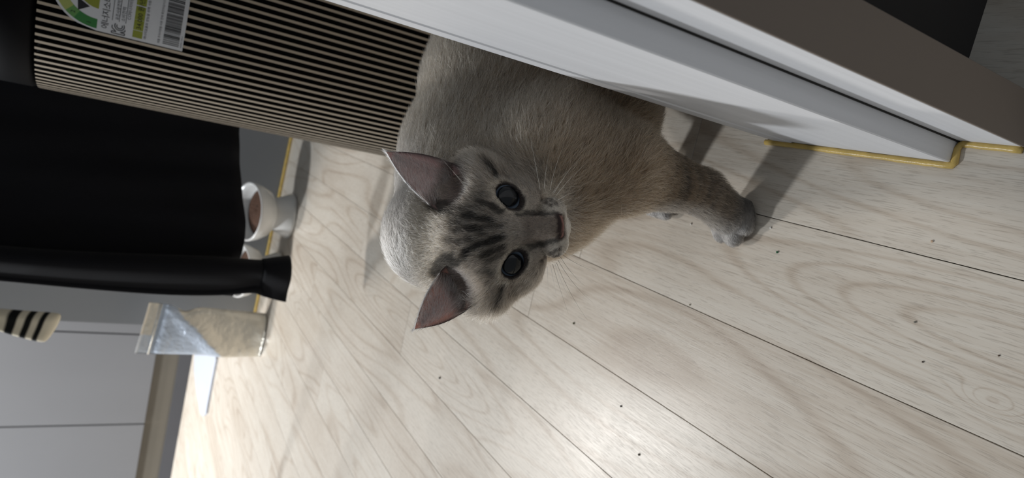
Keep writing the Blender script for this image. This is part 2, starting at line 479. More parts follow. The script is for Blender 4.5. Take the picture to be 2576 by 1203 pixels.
# ------------------------------------------------------------------ drying rack above the picture, dark shirt and striped cloth hanging from it
M_RACK = material('white_enamel', lin(215, 215, 215), 0.4, vary=((20, 20, 20), 0.04))
rack = tag(empty('drying_rack', (-0.45, 1.45, 0)), 'white tube drying rack that the dark shirt hangs from', 'drying rack')
for yy in (1.37, 1.60):
    on(rack, MB().tube([(-1.15, yy, 1.05), (0.42, yy, 1.05)], 0.006, 10)).build('rod', M_RACK, rack, True)
for xx in (-1.15, 0.42):
    on(rack, MB().tube([(xx, 1.32, 0.0), (xx, 1.37, 1.05), (xx, 1.60, 1.05), (xx, 1.65, 0.0)], 0.008, 10)).build('leg', M_RACK, rack, True)


def cloth_material(name, color, stripe=None):
    M = material(name, color, 0.85, spec=0.25, vary=((40, 40, 25), 0.16), bump=((900, 900, 900), 0.3, 0.0006), sheen=0.04)
    return M


M_NAVY = cloth_material('navy_cotton', lin(9, 10, 16))
M_NAVY_SLEEVE = cloth_material('navy_cotton_sleeve', lin(10, 11, 17))
shirt = tag(empty('long_sleeved_shirt', (-0.2, 1.37, 1.05)), 'dark navy shirt hanging beside the purifier with one sleeve dangling lower', 'shirt')
hem_px = [(602, 330), (604, 380), (609, 440), (613, 500), (618, 560), (618, 600), (610, 640), (600, 680)]
hem = np.array([at(x, y, 1.345) for x, y in hem_px])


def hem_z(x): return np.interp(-x, -hem[:, 0], hem[:, 2])


NX, NZ = 60, 44
P = np.zeros((2 * NZ, NX, 3))
for j in range(NX):
    x0_ = 0.16 + (-0.415 - 0.16) * j / (NX - 1); x = x0_
    zb = hem_z(x)
    for i in range(2 * NZ):
        front = i < NZ
        t = i / (NZ - 1) if front else (2 * NZ - 1 - i) / (NZ - 1)
        z = zb + (1.058 - zb) * t if front else zb + 0.10 + (1.058 - zb - 0.10) * t
        fold = 0.010 * math.sin(x * 34 + 1.3 * math.sin(z * 6)) * (1 - t) + 0.004 * math.sin(x * 90 + z * 11) * (1 - t)
        edge = 0.5 * (1 - t) * 0.01
        z_w = max(0.0, min(1.0, (z - .66) / .25)) * max(0.0, -(x0_ + .2) / .215)  # unseen upper part, raised and widened to keep lamp light off the purifier
        P[i, j] = (x - .20 * z_w * z_w, (1.361 - edge + fold) if front else (1.381 + edge + fold * .8), z)
o = on(shirt, MB().grid(P)).build('body', M_NAVY, shirt, True)
md = o.modifiers.new('solid', 'SOLIDIFY'); md.thickness = 0.002
# sleeve: flattened tube in front of the body's left side
sl = []   # pixel of the two silhouettes down the sleeve
for (ax, ay), (bx, by) in (((-900, 560), (-900, 645)), ((-400, 590), (-400, 676)), ((-100, 612), (-100, 700)), ((0, 622), (0, 707)), ((150, 634), (150, 722)), ((300, 640), (300, 735)), ((430, 644), (430, 744)), ((540, 648), (540, 745)), ((600, 652), (600, 741)), ((640, 656), (640, 736)), ((662, 656), (655, 744)), ((695, 651), (688, 754)), ((729, 647), (719, 761))):
    sl.append((at(ax, ay, 1.325), at(bx, by, 1.325)))
rows = []
for k, (a, b) in enumerate(sl):
    c, h = (a + b) / 2, (b - a) / 2
    th = 0.016 if k < 9 else (0.011 if k < 11 else 0.020)
    ringp = []
    for q in range(28):
        ang = 2 * PI * q / 28
        rip = 1 + (0.10 * math.sin(5 * ang + k) if k >= 8 else 0.05 * math.sin(3 * ang + .4 * k))
        ringp.append(c + h * math.cos(ang) + np.array([0, -1, 0]) * th * math.sin(ang) * rip + np.array([0, .012 * math.sin(2 * ang), 0]))
    rows.append(ringp + [ringp[0]])
o = on(shirt, MB().grid(np.array(rows[:11]))).build('sleeve', M_NAVY_SLEEVE, shirt, True)
md = o.modifiers.new('s', 'SUBSURF'); md.levels = md.render_levels = 2
md = o.modifiers.new('solid', 'SOLIDIFY'); md.thickness = 0.0015
cuff = np.array(rows[10:])
o2 = on(shirt, MB().grid(cuff)).build('cuff', M_NAVY_SLEEVE, shirt, True)
md = o2.modifiers.new('s', 'SUBSURF'); md.levels = md.render_levels = 2
md = o2.modifiers.new('solid', 'SOLIDIFY'); md.thickness = 0.003


def striped_material():
    M = material('cream_cloth_with_black_stripes', lin(226, 218, 200), 0.9, spec=0.2, bump=((500, 500, 500), 0.4, 0.001))
    N, L = M.node_tree.nodes, M.node_tree.links
    a = N.new('ShaderNodeAttribute'); a.attribute_name = 'length_along'
    r = N.new('ShaderNodeValToRGB'); r.color_ramp.interpolation = 'LINEAR'
    cr, bk = lin(216, 208, 188), lin(18, 20, 20)
    e = r.color_ramp.elements
    stops = [(0, cr), (.455, cr), (.485, bk), (.555, bk), (.575, cr), (.625, cr), (.645, bk), (.690, bk), (.71, cr), (.755, cr), (.775, bk), (.815, bk), (.835, cr), (1, cr)]
    while len(e) < len(stops): e.new(.5)
    for q, (p, c) in zip(e, stops): q.position = p; q.color = c
    L.new(a.outputs['Fac'], r.inputs['Fac']); L.new(r.outputs['Color'], N['Principled BSDF'].inputs['Base Color'])
    return M


cl = []
for (ax, ay), (bx, by) in (((-900, 740), (-900, 765)), ((-400, 762), (-400, 790)), ((-160, 772), (-160, 810)), ((-60, 774), (-60, 822)), ((0, 777), (0, 829)), ((40, 780), (20, 838)), ((75, 783), (50, 847)), ((110, 785), (80, 855)), ((140, 787), (108, 861)), ((158, 791), (118, 860))):
    cl.append((at(ax, ay, 1.552), at(bx, by, 1.552)))
rows, att = [], []
for k, (a, b) in enumerate(cl):
    c, h = (a + b) / 2, (b - a) / 2
    th = 0.020 if k < 9 else 0.012
    rows.append([c + h * math.cos(2 * PI * q / 24) + np.array([0, -1, 0.25]) * th * math.sin(2 * PI * q / 24) * (1 + .22 * math.sin(6 * PI * q / 24)) for q in range(25)])
    att += [max(0, (k - 1) / (len(cl) - 2))] * 25
mb = MB().grid(np.array(rows))
# hem that closes the lower end
n0 = len(mb.v); mb.v.append(tuple(np.mean(np.array(rows[-1]), 0) + np.array([0, 0, -.002]))); att.append(1.0)
mb.f += [(n0 - 25 + q, n0 - 25 + q + 1, n0) for q in range(24)]
towel = tag(mb.build('striped_cloth', striped_material(), None, True), 'cream cloth with black stripes hanging in front of the grey wall corner', 'cloth')
atr = towel.data.attributes.new('length_along', 'FLOAT', 'POINT'); atr.data.foreach_set('value', att)
md = towel.modifiers.new('s', 'SUBSURF'); md.levels = md.render_levels = 2

# ------------------------------------------------------------------ two raised pet bowls with food
M_BOWL = material('white_ceramic', lin(226, 225, 222), 0.25, vary=((20, 20, 20), 0.02), coat=0.3)
M_KIBBLE = material('brown_kibble', lin(90, 60, 42), 0.8, vary=((90, 90, 90), 0.3))


def bowl(loc, lab, scale=1.0):
    t = tag(empty('pet_bowl', loc), lab, 'bowl', 'raised white pet bowls')
    t.scale = (scale,) * 3
    MB().lathe([(0.0, 0.0), (.062, 0.0), (.066, .003), (.066, .012), (.056, .030), (.049, .048), (.046, .060), (0.0, .060)]).build('pedestal', M_BOWL, t, True)
    dish = MB().lathe([(.030, .060), (.050, .063), (.068, .078), (.080, .104), (.0845, .126), (.0835, .1295), (.079, .129), (.075, .112), (.066, .092), (.045, .078), (0.0, .075)]).build('dish', M_BOWL, t, True)
    mb = MB().lathe([(.0675, .0935), (.055, .099), (.03, .102), (0, .103)], n=24)
    r_ = random.Random(3)
    for _ in range(70):
        a, q = r_.uniform(0, 2 * PI), .062 * math.sqrt(r_.random()); z = .101 - .0018 * (q / .03) ** 2 + r_.uniform(-.001, .002)
        mb.lathe([(0, -.003), (.0045, -.001), (.0048, .001), (0, .003)], (q * math.cos(a), q * math.sin(a), z), 7)
    o = mb.build('kibble', M_KIBBLE, t); o['kind'] = 'stuff'
    rot = Matrix.Rotation(math.radians(17), 3, 'X'); pv = Vector((0, 0, .066))
    for q in (dish, o): q.rotation_euler = (math.radians(17), 0, 0); q.location = pv - rot @ pv
    return t


p = at(668, 538, 1.955)
bowl((p[0] + 0.002, 1.960, 0), 'white raised pet bowl of brown kibble, fully visible beside the dark shirt')
bowl((-0.528, 1.995, 0), 'white raised pet bowl half hidden behind the dangling shirt cuff', 0.95)

# ------------------------------------------------------------------ foil pouch standing at the wall corner
def pouch_material():
    M = material('silver_pouch_film', lin(214, 206, 192), 0.3, 0.15, bump=((22, 22, 22), 0.8, 0.014))
    N, L = M.node_tree.nodes, M.node_tree.links
    a = N.new('ShaderNodeAttribute'); a.attribute_name = 'blue_sheen'
    mx = N.new('ShaderNodeMix'); mx.data_type = 'RGBA'
    mx.inputs['A'].default_value = lin(232, 224, 208); mx.inputs['B'].default_value = lin(206, 216, 230)  # second colour is a blue-silver reflection painted on the film
    L.new(a.outputs['Fac'], mx.inputs['Factor']); L.new(mx.outputs['Result'], N['Principled BSDF'].inputs['Base Color'])
    return M


M_POUCH = pouch_material()
PY = 2.055
c_tr, c_tl, c_bl, c_br = at(376, 761, PY + .02), at(339, 889, PY + .02), at(636, 897, PY), at(672, 789, PY)
c_bl[2] = c_br[2] = 0.004
pouch = tag(empty('foil_pouch', tuple((c_bl + c_br) / 2)), 'crumpled silver and cream foil pouch standing at the grey wall corner', 'bag')
NU, NV = 26, 40
P = np.zeros((NV, NU, 3)); Pb = np.zeros((NV, NU, 3)); refl = np.zeros((NV, NU))
for i in range(NV):
    v = i / (NV - 1)                                                            # 0 bottom .. 1 top
    for j in range(NU):
        u = j / (NU - 1)                                                        # 0 right (towards the wall's length) .. 1 left
        base = (c_br * (1 - u) + c_bl * u) * (1 - v) + (c_tr * (1 - u) + c_tl * u) * v
        # notch in the right edge, tuck towards the middle
        pinch = math.exp(-((v - .70) / .08) ** 2) * 0.016 * (1 - u) ** 2
        base = base + (c_tl - c_tr) / np.linalg.norm(c_tl - c_tr) * pinch
        belly = 0.040 * (1 - v) ** 0.5 * (4 * u * (1 - u)) ** 0.45
        fl = 0.86 - 1.15 * (u - 0.08)                                           # diagonal crease
        d = v - (0.30 + 0.45 * (1 - u))
        crease = 0.012 * max(0.0, 1 - abs(d) / 0.16) + 0.006 * math.sin(9 * v + 6 * u) * (1 - v)
        if v > .86: belly *= .3; crease *= .3
        P[i, j] = base + np.array([0, -belly - crease - .002, 0])
        Pb[i, j] = base + np.array([0, belly * .7 + .002, 0])
        refl[i, j] = 1.0 if d > 0 and v < 0.90 else (0.8 if v >= .9 and u > .6 else 0.0)  # facet that carries the painted reflection
mb = MB().grid(P[:, ::-1]); n1 = len(mb.v); mb.grid(Pb)
W = NU
for i in range(NV - 1):
    mb.f += [(i * W, n1 + i * W + W - 1, n1 + (i + 1) * W + W - 1, (i + 1) * W), (i * W + W - 1, (i + 1) * W + W - 1, n1 + (i + 1) * W, n1 + i * W)]
for j in range(NU - 1):
    mb.f += [(j, j + 1, n1 + W - 2 - j, n1 + W - 1 - j), ((NV - 1) * W + j, n1 + (NV - 1) * W + W - 1 - j, n1 + (NV - 1) * W + W - 2 - j, (NV - 1) * W + j + 1)]
o = on(pouch, mb).build('film', M_POUCH, pouch, True)
at_ = o.data.attributes.new('blue_sheen', 'FLOAT', 'POINT'); at_.data.foreach_set('value', np.concatenate([refl[:, ::-1].ravel(), refl.ravel()]))
e0, e1 = c_tr * .9 + c_br * .1, c_tl * .9 + c_bl * .1
seal = MB().tube([e0 + np.array([0, -.004, 0]), (e0 + e1) / 2 + np.array([0, -.008, 0]), e1 + np.array([0, -.004, 0])], 0.0022, 6)
on(pouch, seal).build('zip_seal', M_POUCH, pouch, True)

# white tapered plastic strip lying on the floor behind the pouch
M_STRIP = material('white_plastic', lin(188, 194, 206), 0.4, vary=((20, 20, 20), 0.03))
out = [flo(488, 880, .012), flo(541, 880, .012), flo(541, 905, .012), flo(533, 945, .012), flo(521, 1010, .012), flo(516, 1040, .012), flo(509, 1047, .012), flo(503, 1040, .012), flo(493, 985, .012), flo(487, 930, .012)]
n = len(out); mb = MB(); cxy = np.mean(np.array(out), 0)
v = [(q[0], q[1], z) for z in (0.001, 0.010) for q in out] + [tuple(cxy * .06 + np.array(q) * .94)[:2] + (.0125,) for q in out]
f = [tuple(range(n - 1, -1, -1)), tuple(range(2 * n, 3 * n))] + [(r * n + k, r * n + (k + 1) % n, (r + 1) * n + (k + 1) % n, (r + 1) * n + k) for r in range(2) for k in range(n)]
tag(mb.add(v, f).build('plastic_strip', M_STRIP), 'white tapered plastic strip lying on the floor behind the foil pouch', 'strip')

# ------------------------------------------------------------------ crumbs on the floor
crumbs = [(1956, 635, 5.0, (30, 92, 58), 'dark green crumb on the floor beside the front paw'),
          (2345, 608, 5.0, (206, 178, 150), 'pale tan crumb on the upper plank far from the cat'),
          (1735, 768, 4.5, (214, 206, 190), 'whitish crumb sitting on the long plank joint'),
          (1444, 814, 5.0, (84, 84, 54), 'dark olive crumb on the plank under the whiskers'),
          (1563, 1022, 4.5, (74, 70, 66), 'dark grey crumb just above the bright lamp reflection'),
          (1608, 1144, 5.0, (92, 88, 76), 'grey crumb inside the bright lamp reflection on the floor'),
          (1107, 951, 5.5, (112, 108, 100), 'grey crumb on the pale planks below the ear tip'),
          (2322, 911, 4.0, (70, 62, 54), 'tiny brown crumb beside the plank knot'),
          (2302, 811, 4.5, (126, 122, 112), 'greyish flake below the arched grain'),
          (1939, 574, 4.5, (226, 224, 218), 'white speck beside the paw shadow'),
          (1739, 564, 4.5, (222, 218, 208), 'white flake between the two front paws'),
          (2513, 895, 3.5, (96, 78, 62), 'tiny reddish brown crumb near the picture edge')]
for k, (x, y, sz, c, lab) in enumerate(crumbs):
    p = flo(x, y); D = np.linalg.norm(p - CAM); r = sz * D / F_PX * 0.55
    r_ = random.Random(k)
    import bmesh
    bm = bmesh.new(); bmesh.ops.create_icosphere(bm, subdivisions=2, radius=r)
    for q in bm.verts: q.co *= r_.uniform(.7, 1.2); q.co.z *= .6
    zmin = min(q.co.z for q in bm.verts)
    me = bpy.data.meshes.new('crumb'); bm.to_mesh(me); bm.free()
    o = tag(link('crumb', me, None, material('crumb_%s' % ('green', 'tan', 'white', 'olive', 'slate', 'grey', 'ash', 'brown', 'flake', 'speck', 'chip', 'russet')[k], lin(*c), 0.8, vary=((900, 900, 900), 0.25))), lab, 'crumb', 'crumbs scattered on the floor')
    o.location = (p[0], p[1], -zmin)
    o.rotation_euler = (0, 0, r_.uniform(0, 6))
# ------------------------------------------------------------------ the cat
def smin(a, b, k):
    h = np.clip(0.5 + 0.5 * (b - a) / k, 0, 1)
    return b * (1 - h) + a * h - k * h * (1 - h)


class Field:
    """Signed distance on a grid; every shape is blended in only where it matters."""
    def __init__(s, lo, hi, h):
        s.lo, s.h = np.array(lo), h
        s.n = np.ceil((np.array(hi) - s.lo) / h).astype(int) + 1
        s.V = np.full(s.n, 0.05, np.float32)
    def block(s, lo, hi):
        a = np.clip(np.floor((lo - s.lo) / s.h).astype(int), 0, s.n); b = np.clip(np.ceil((hi - s.lo) / s.h).astype(int) + 1, 0, s.n)
        sl = tuple(slice(int(i), int(j)) for i, j in zip(a, b))
        g = [s.lo[i] + s.h * np.arange(a[i], b[i]) for i in range(3)]
        return sl, np.stack(np.meshgrid(*g, indexing='ij'), -1)
    def cone(s, a, b, ra, rb, k=0.012, sub=False):
        a, b = np.array(a, float), np.array(b, float); m = max(ra, rb) + k + 0.012
        sl, G = s.block(np.minimum(a, b) - m, np.maximum(a, b) + m)
        ab = b - a; t = np.clip(((G - a) @ ab) / max(ab @ ab, 1e-12), 0, 1)
        d = np.linalg.norm(G - a - t[..., None] * ab, axis=-1) - (ra + (rb - ra) * t)
        s.V[sl] = smin(s.V[sl], d, k) if not sub else -smin(-s.V[sl], d, k)
    def ball(s, c, r, k=0.012, sub=False): s.cone(c, np.array(c) + 1e-5, r, r, k, sub)
    def ellipsoid(s, c, axes, r, k=0.012):
        c = np.array(c, float); A = np.array(axes, float); r = np.array(r, float); m = r.max() + k + 0.01
        sl, G = s.block(c - m, c + m)
        q = ((G - c) @ A.T) / r; k0 = np.linalg.norm(q, axis=-1); k1 = np.linalg.norm(q / r, axis=-1)
        s.V[sl] = smin(s.V[sl], k0 * (k0 - 1) / np.maximum(k1, 1e-9), k)
    def surface(s):
        """Surface nets: one vertex in every cell that the surface crosses."""
        V = s.V; ins = V < 0
        c = [(i, j, k) for i in (0, 1) for j in (0, 1) for k in (0, 1)]
        n = np.array(V.shape) - 1
        at_ = lambda A, o: A[o[0]:o[0] + n[0], o[1]:o[1] + n[1], o[2]:o[2] + n[2]]
        cnt = sum(at_(ins, o).astype(np.int8) for o in c)
        cells = np.argwhere((cnt > 0) & (cnt < 8))
        idx = -np.ones(n, np.int64); idx[tuple(cells.T)] = np.arange(len(cells))
        vals = np.stack([V[tuple((cells + o).T)] for o in c], 1)
        acc = np.zeros((len(cells), 3)); num = np.zeros(len(cells))
        for i in range(8):
            for j in range(i + 1, 8):
                if sum(abs(np.array(c[i]) - np.array(c[j]))) != 1: continue
                x = (vals[:, i] < 0) != (vals[:, j] < 0)
                t = np.where(x, vals[:, i] / np.where(x, vals[:, i] - vals[:, j], 1), 0)
                acc += np.where(x[:, None], np.array(c[i]) + t[:, None] * (np.array(c[j]) - np.array(c[i])), 0); num += x
        verts = s.lo + s.h * (cells + acc / num[:, None])
        faces = []
        for ax in range(3):
            u, w = (ax + 1) % 3, (ax + 2) % 3
            a = [slice(None)] * 3; b = [slice(None)] * 3; a[ax] = slice(0, -1); b[ax] = slice(1, None)
            A, B = ins[tuple(a)], ins[tuple(b)]
            e = np.argwhere(A != B); e = e[(e[:, u] > 0) & (e[:, w] > 0) & (e[:, u] < n[u]) & (e[:, w] < n[w])]
            flip = A[tuple(e.T)]; q = []
            for du, dw in ((-1, -1), (0, -1), (0, 0), (-1, 0)):
                o = np.zeros(3, int); o[u], o[w] = du, dw; q.append(idx[tuple((e + o).T)])
            q = np.stack(q, 1); q[~flip] = q[~flip][:, ::-1]; faces.append(q)
        return verts, np.concatenate(faces)


# head axes: A across (towards the cat's right), B up the skull, C out along the nose; eye middle at O
TILT = math.radians(22)
D_ = np.array([0.9976, -0.070, 0.0]); A_ = np.array([0.070, 0.9976, 0.0]); Zc = np.array([0, 0, 1.0])
HA = R @ A_
HB = R @ (-math.cos(TILT) * D_ - math.sin(TILT) * Zc)
HC = R @ (math.sin(TILT) * D_ - math.cos(TILT) * Zc)
HD = R @ D_                                                                     # down the face as a viewer above the brow sees it
O = dep(1281, 580, 0.432)
def hd(a, b, c): return O + (a * HA + b * HB + c * HC) / 100                    # head point, centimetres
def face_px(x, y):                                                              # a mark's place on the face: across, down (cm)
    k = 0.432 / F_PX * 100; return np.array([((x - 1281) * A_[0] + (y - 580) * A_[1]) * k, ((x - 1281) * D_[0] + (y - 580) * D_[1]) * k])


S = Field((-0.185, 0.255, -0.004), (0.36, 0.74, 0.345), 0.0021)
# trunk, from the chest back behind the door frame
withers, mid, loin, hip = dep(1185, 425, .540), dep(1290, 230, .572), dep(1345, 60, .63), np.array([0.235, 0.62, 0.150])
S.cone(withers, mid, .054, .070, .03)
S.cone(mid, loin, .070, .074, .03)
S.cone(loin, hip, .074, .072, .03)
S.cone(dep(1330, 440, .535), dep(1430, 300, .578), .060, .070, .03)             # chest
S.cone(dep(1430, 300, .578), dep(1490, 130, .64), .070, .070, .03)              # belly
for ny in (576, 612): S.cone(dep(1092, ny, .478), withers, .0270, .050, .025)    # neck and nape
for ny in (576, 612): S.cone(hd(0, .9, -3.6), dep(1092, ny, .478), .030, .0270, .02)
S.cone(dep(1270, 560, .49), dep(1360, 470, .52), .034, .050, .03)               # throat and breast
# near front leg
sh, elb, wri, pw = dep(1400, 400, .498), dep(1562, 424, .498), dep(1765, 483, .524), dep(1828, 536, .543)
S.cone(sh, elb, .050, .031, .022)
S.cone(elb, wri, .0300, .0165, .015)
S.cone(wri, pw, .0165, .0165, .008)
pad = np.array([pw[0], pw[1], .0145])
S.cone(pad, flo(1836, 545, .012), .0150, .0132, .006)
toes = [((1806, 550), (1816, 590), .0080), ((1838, 558), (1845, 598), .0088), ((1866, 538), (1873, 570), .0085), ((1872, 520), (1880, 544), .0072)]
for a, b, r in toes:
    S.cone(flo(*a, r + .0035), flo(*b, r + .0004), r, r * .94, .0008)
# far front leg
pf = np.array([-0.022, 0.466, 0.011])
S.cone(dep(1440, 350, .56), np.array([0.035, 0.470, .085]), .040, .024, .02)
S.cone(np.array([0.035, 0.470, .085]), np.array([0.000, 0.468, .022]), .022, .0135, .012)
S.cone(np.array([0.000, 0.468, .016]), pf, .0135, .0125, .008)
for q in (-.010, -.003, .004, .011): S.cone(pf + (0, q, -.001), pf + (-.0075, q, -.003), .0070, .0064, .002)
# hind legs, mostly behind the frame
for y0, x0 in ((.505, .125), (.600, .190)):
    S.cone(hip + (0, (y0 - .6) * .6, 0), (x0 + .02, y0, .095), .060, .040, .03)
    S.cone((x0 + .02, y0, .095), (x0 + .075, y0 + .01, .040), .036, .018, .015)
    S.cone((x0 + .075, y0 + .01, .030), (x0 - .012, y0, .013), .017, .0135, .012)
    for q in (-.009, -.003, .003, .009): S.cone((x0 - .012, y0 + q, .011), (x0 - .024, y0 + q, .009), .0070, .0068, .002)
# tail lying away from the picture
S.cone(hip + (.06, .02, .02), hip + (.11, .06, -.06), .022, .017, .02)
S.ellipsoid(hd(.15, .9, -2.9), (HA, HB, HC), (.0415, .0330, .0385), .012)       # skull
for q in (-1, 1):
    S.ellipsoid(hd(q * 2.00 + .32, -1.2, -2.0), (HA, HB, HC), (.0185, .0180, .0215), .012)   # cheek
    S.ball(hd(q * 3.75 + .15, 1.15, -2.3), .0165, .014)                         # temple under the ear
    S.ellipsoid(hd(q * 1.9, 1.15, -.75), (HA, HB, HC), (.0150, .0085, .0100), .009)   # brow
    S.ball(hd(q * 1.85, -1.5, -.1), .0095, .010)                                # under the eye
S.cone(hd(0, -1.0, -.4), hd(0, -2.1, .95), .0140, .0105, .009)                  # muzzle
for q in (-1, 1): S.ellipsoid(hd(q * .88, -2.42, 1.62), (HA, HB, HC), (.0108, .0092, .0118), .004)   # whisker pad
S.cone(hd(0, 1.2, -.55), hd(0, .2, .55), .0105, .0085, .008)                    # brow to bridge
S.cone(hd(-.18, .2, .50), hd(-.17, -1.95, 2.72), .0070, .0056, .0035)           # nose bridge, flat topped
S.cone(hd(.18, .2, .50), hd(.17, -1.95, 2.72), .0070, .0056, .0020)
S.ellipsoid(hd(0, -2.16, 2.86), (HA, HB, HC), (.0068, .0044, .0042), .0015)     # nose leather
S.ellipsoid(hd(0, -3.30, 1.05), (HA, HB, HC), (.0085, .0062, .0085), .005)      # chin
EAR_IN = [(dep(1112, 452, .4335), -1), (dep(1132, 742, .4335), 1)]
for c, q in EAR_IN: S.ball(c, .0165, .008, sub=True)                            # hollow at the ear's foot
EYES = []
for q in (-1, 1):
    ec = hd(q * 2.00, -.04, -.46)
    ax = HC * math.cos(math.radians(15)) + HA * q * math.sin(math.radians(15)); ax = ax * math.cos(.13) + HB * math.sin(.13); ax /= np.linalg.norm(ax)
    slant = -HA * q * .80 - HB * .60; slant -= ax * (slant @ ax); slant /= np.linalg.norm(slant)   # towards the nose
    EYES.append((ec, ax, slant))
    S.ball(ec + ax * .0005, .0124, .006)                                        # lids
    for k in (-.0026, .0, .0026): S.cone(ec + ax * .0035 + slant * k, ec + ax * .022 + slant * k, .0061, .0066, .0012, sub=True)      # opening
    S.cone(ec + ax * .0105 + slant * .0070, ec + ax * .0112 + slant * .0118, .0034, .0016, .002, sub=True)    # tear corner
cv, cf = S.surface()
keep = cv[:, 2] > -.003
# smooth once, keep the feet on the floor
e = np.concatenate([cf[:, [0, 1]], cf[:, [1, 2]], cf[:, [2, 3]], cf[:, [3, 0]]])
for _ in range(2):
    acc = np.zeros_like(cv); num = np.zeros(len(cv))
    for d in range(3): acc[:, d] = np.bincount(e[:, 0], cv[e[:, 1], d], len(cv)) + np.bincount(e[:, 1], cv[e[:, 0], d], len(cv))
    num = np.bincount(e[:, 0], minlength=len(cv)) + np.bincount(e[:, 1], minlength=len(cv))
    cv = cv * .5 + .5 * acc / num[:, None]
cv[:, 2] = np.maximum(cv[:, 2], 0.0003)


def srgb(*c): return np.array(lin(*c)[:3])
def sstep(a, b, x): t = np.clip((x - a) / (b - a), 0, 1); return t * t * (3 - 2 * t)


_nt = rng.random((32, 32, 32)).astype(np.float32)
def vnoise(P, f):                                                               # smooth lattice noise
    q = P * f; i = np.floor(q).astype(int); t = q - i; t = t * t * (3 - 2 * t); o = 0
    for a in (0, 1):
        for b in (0, 1):
            for c in (0, 1):
                w = (t[:, 0] if a else 1 - t[:, 0]) * (t[:, 1] if b else 1 - t[:, 1]) * (t[:, 2] if c else 1 - t[:, 2])
                o = o + w * _nt[(i[:, 0] + a) % 32, (i[:, 1] + b) % 32, (i[:, 2] + c) % 32]
    return o


SKULL = hd(0, .3, -2.6)
DARK = srgb(13, 12, 11)
# face markings: (polyline in picture-of-the-face places, half width cm, strength)
MARKS = [([(1181, 632), (1215, 612), (1267, 597)], .16, .95), ([(1150, 668), (1172, 645), (1183, 630)], .15, .8), ([(1222, 640), (1268, 619)], .15, .85),
         ([(1186, 543), (1215, 552), (1243, 556)], .16, .9), ([(1150, 580), (1200, 574), (1268, 570)], .13, .75), ([(1140, 560), (1180, 566), (1225, 588)], .12, .7), ([(1130, 600), (1160, 608), (1200, 598)], .13, .65),
         ([(1212, 512), (1240, 522), (1262, 534)], .17, .85), ([(1160, 528), (1200, 524)], .15, .6), ([(1145, 545), (1175, 548)], .15, .6), ([(1226, 655), (1250, 646), (1268, 637)], .12, .6),
         ([(1224, 410), (1240, 425), (1251, 447)], .11, .95), ([(1268, 712), (1266, 735), (1256, 752)], .11, .95), ([(1284, 706), (1310, 735), (1330, 755)], .12, .4), ([(1270, 440), (1300, 462)], .12, .35),
         ([(1302, 540), (1340, 536), (1400, 541)], .14, .75), ([(1310, 622), (1345, 618), (1400, 602)], .14, .75),
         ([(1090, 512), (1112, 522), (1135, 522)], .40, .85), ([(1100, 680), (1118, 662), (1138, 652)], .42, .9), ([(1146, 404), (1150, 425)], .34, .9), ([(1166, 768), (1176, 792)], .34, .9),
         ([(1200, 500), (1225, 495)], .20, .4), ([(1220, 680), (1250, 690)], .16, .45)]
SPOTS = [(1364, 503), (1376, 499), (1373, 512), (1386, 508), (1384, 521), (1396, 516), (1372, 645), (1384, 637), (1381, 650), (1394, 630), (1395, 643), (1404, 626), (1363, 655), (1405, 640)]


def eye_r(P, ec, ax, slant):                                                    # 1 at the lid edge
    q = P - ec; s_ = q @ slant; t_ = q @ np.cross(ax, slant)
    return np.sqrt((s_ / .0096) ** 2 + (t_ / .0065) ** 2)


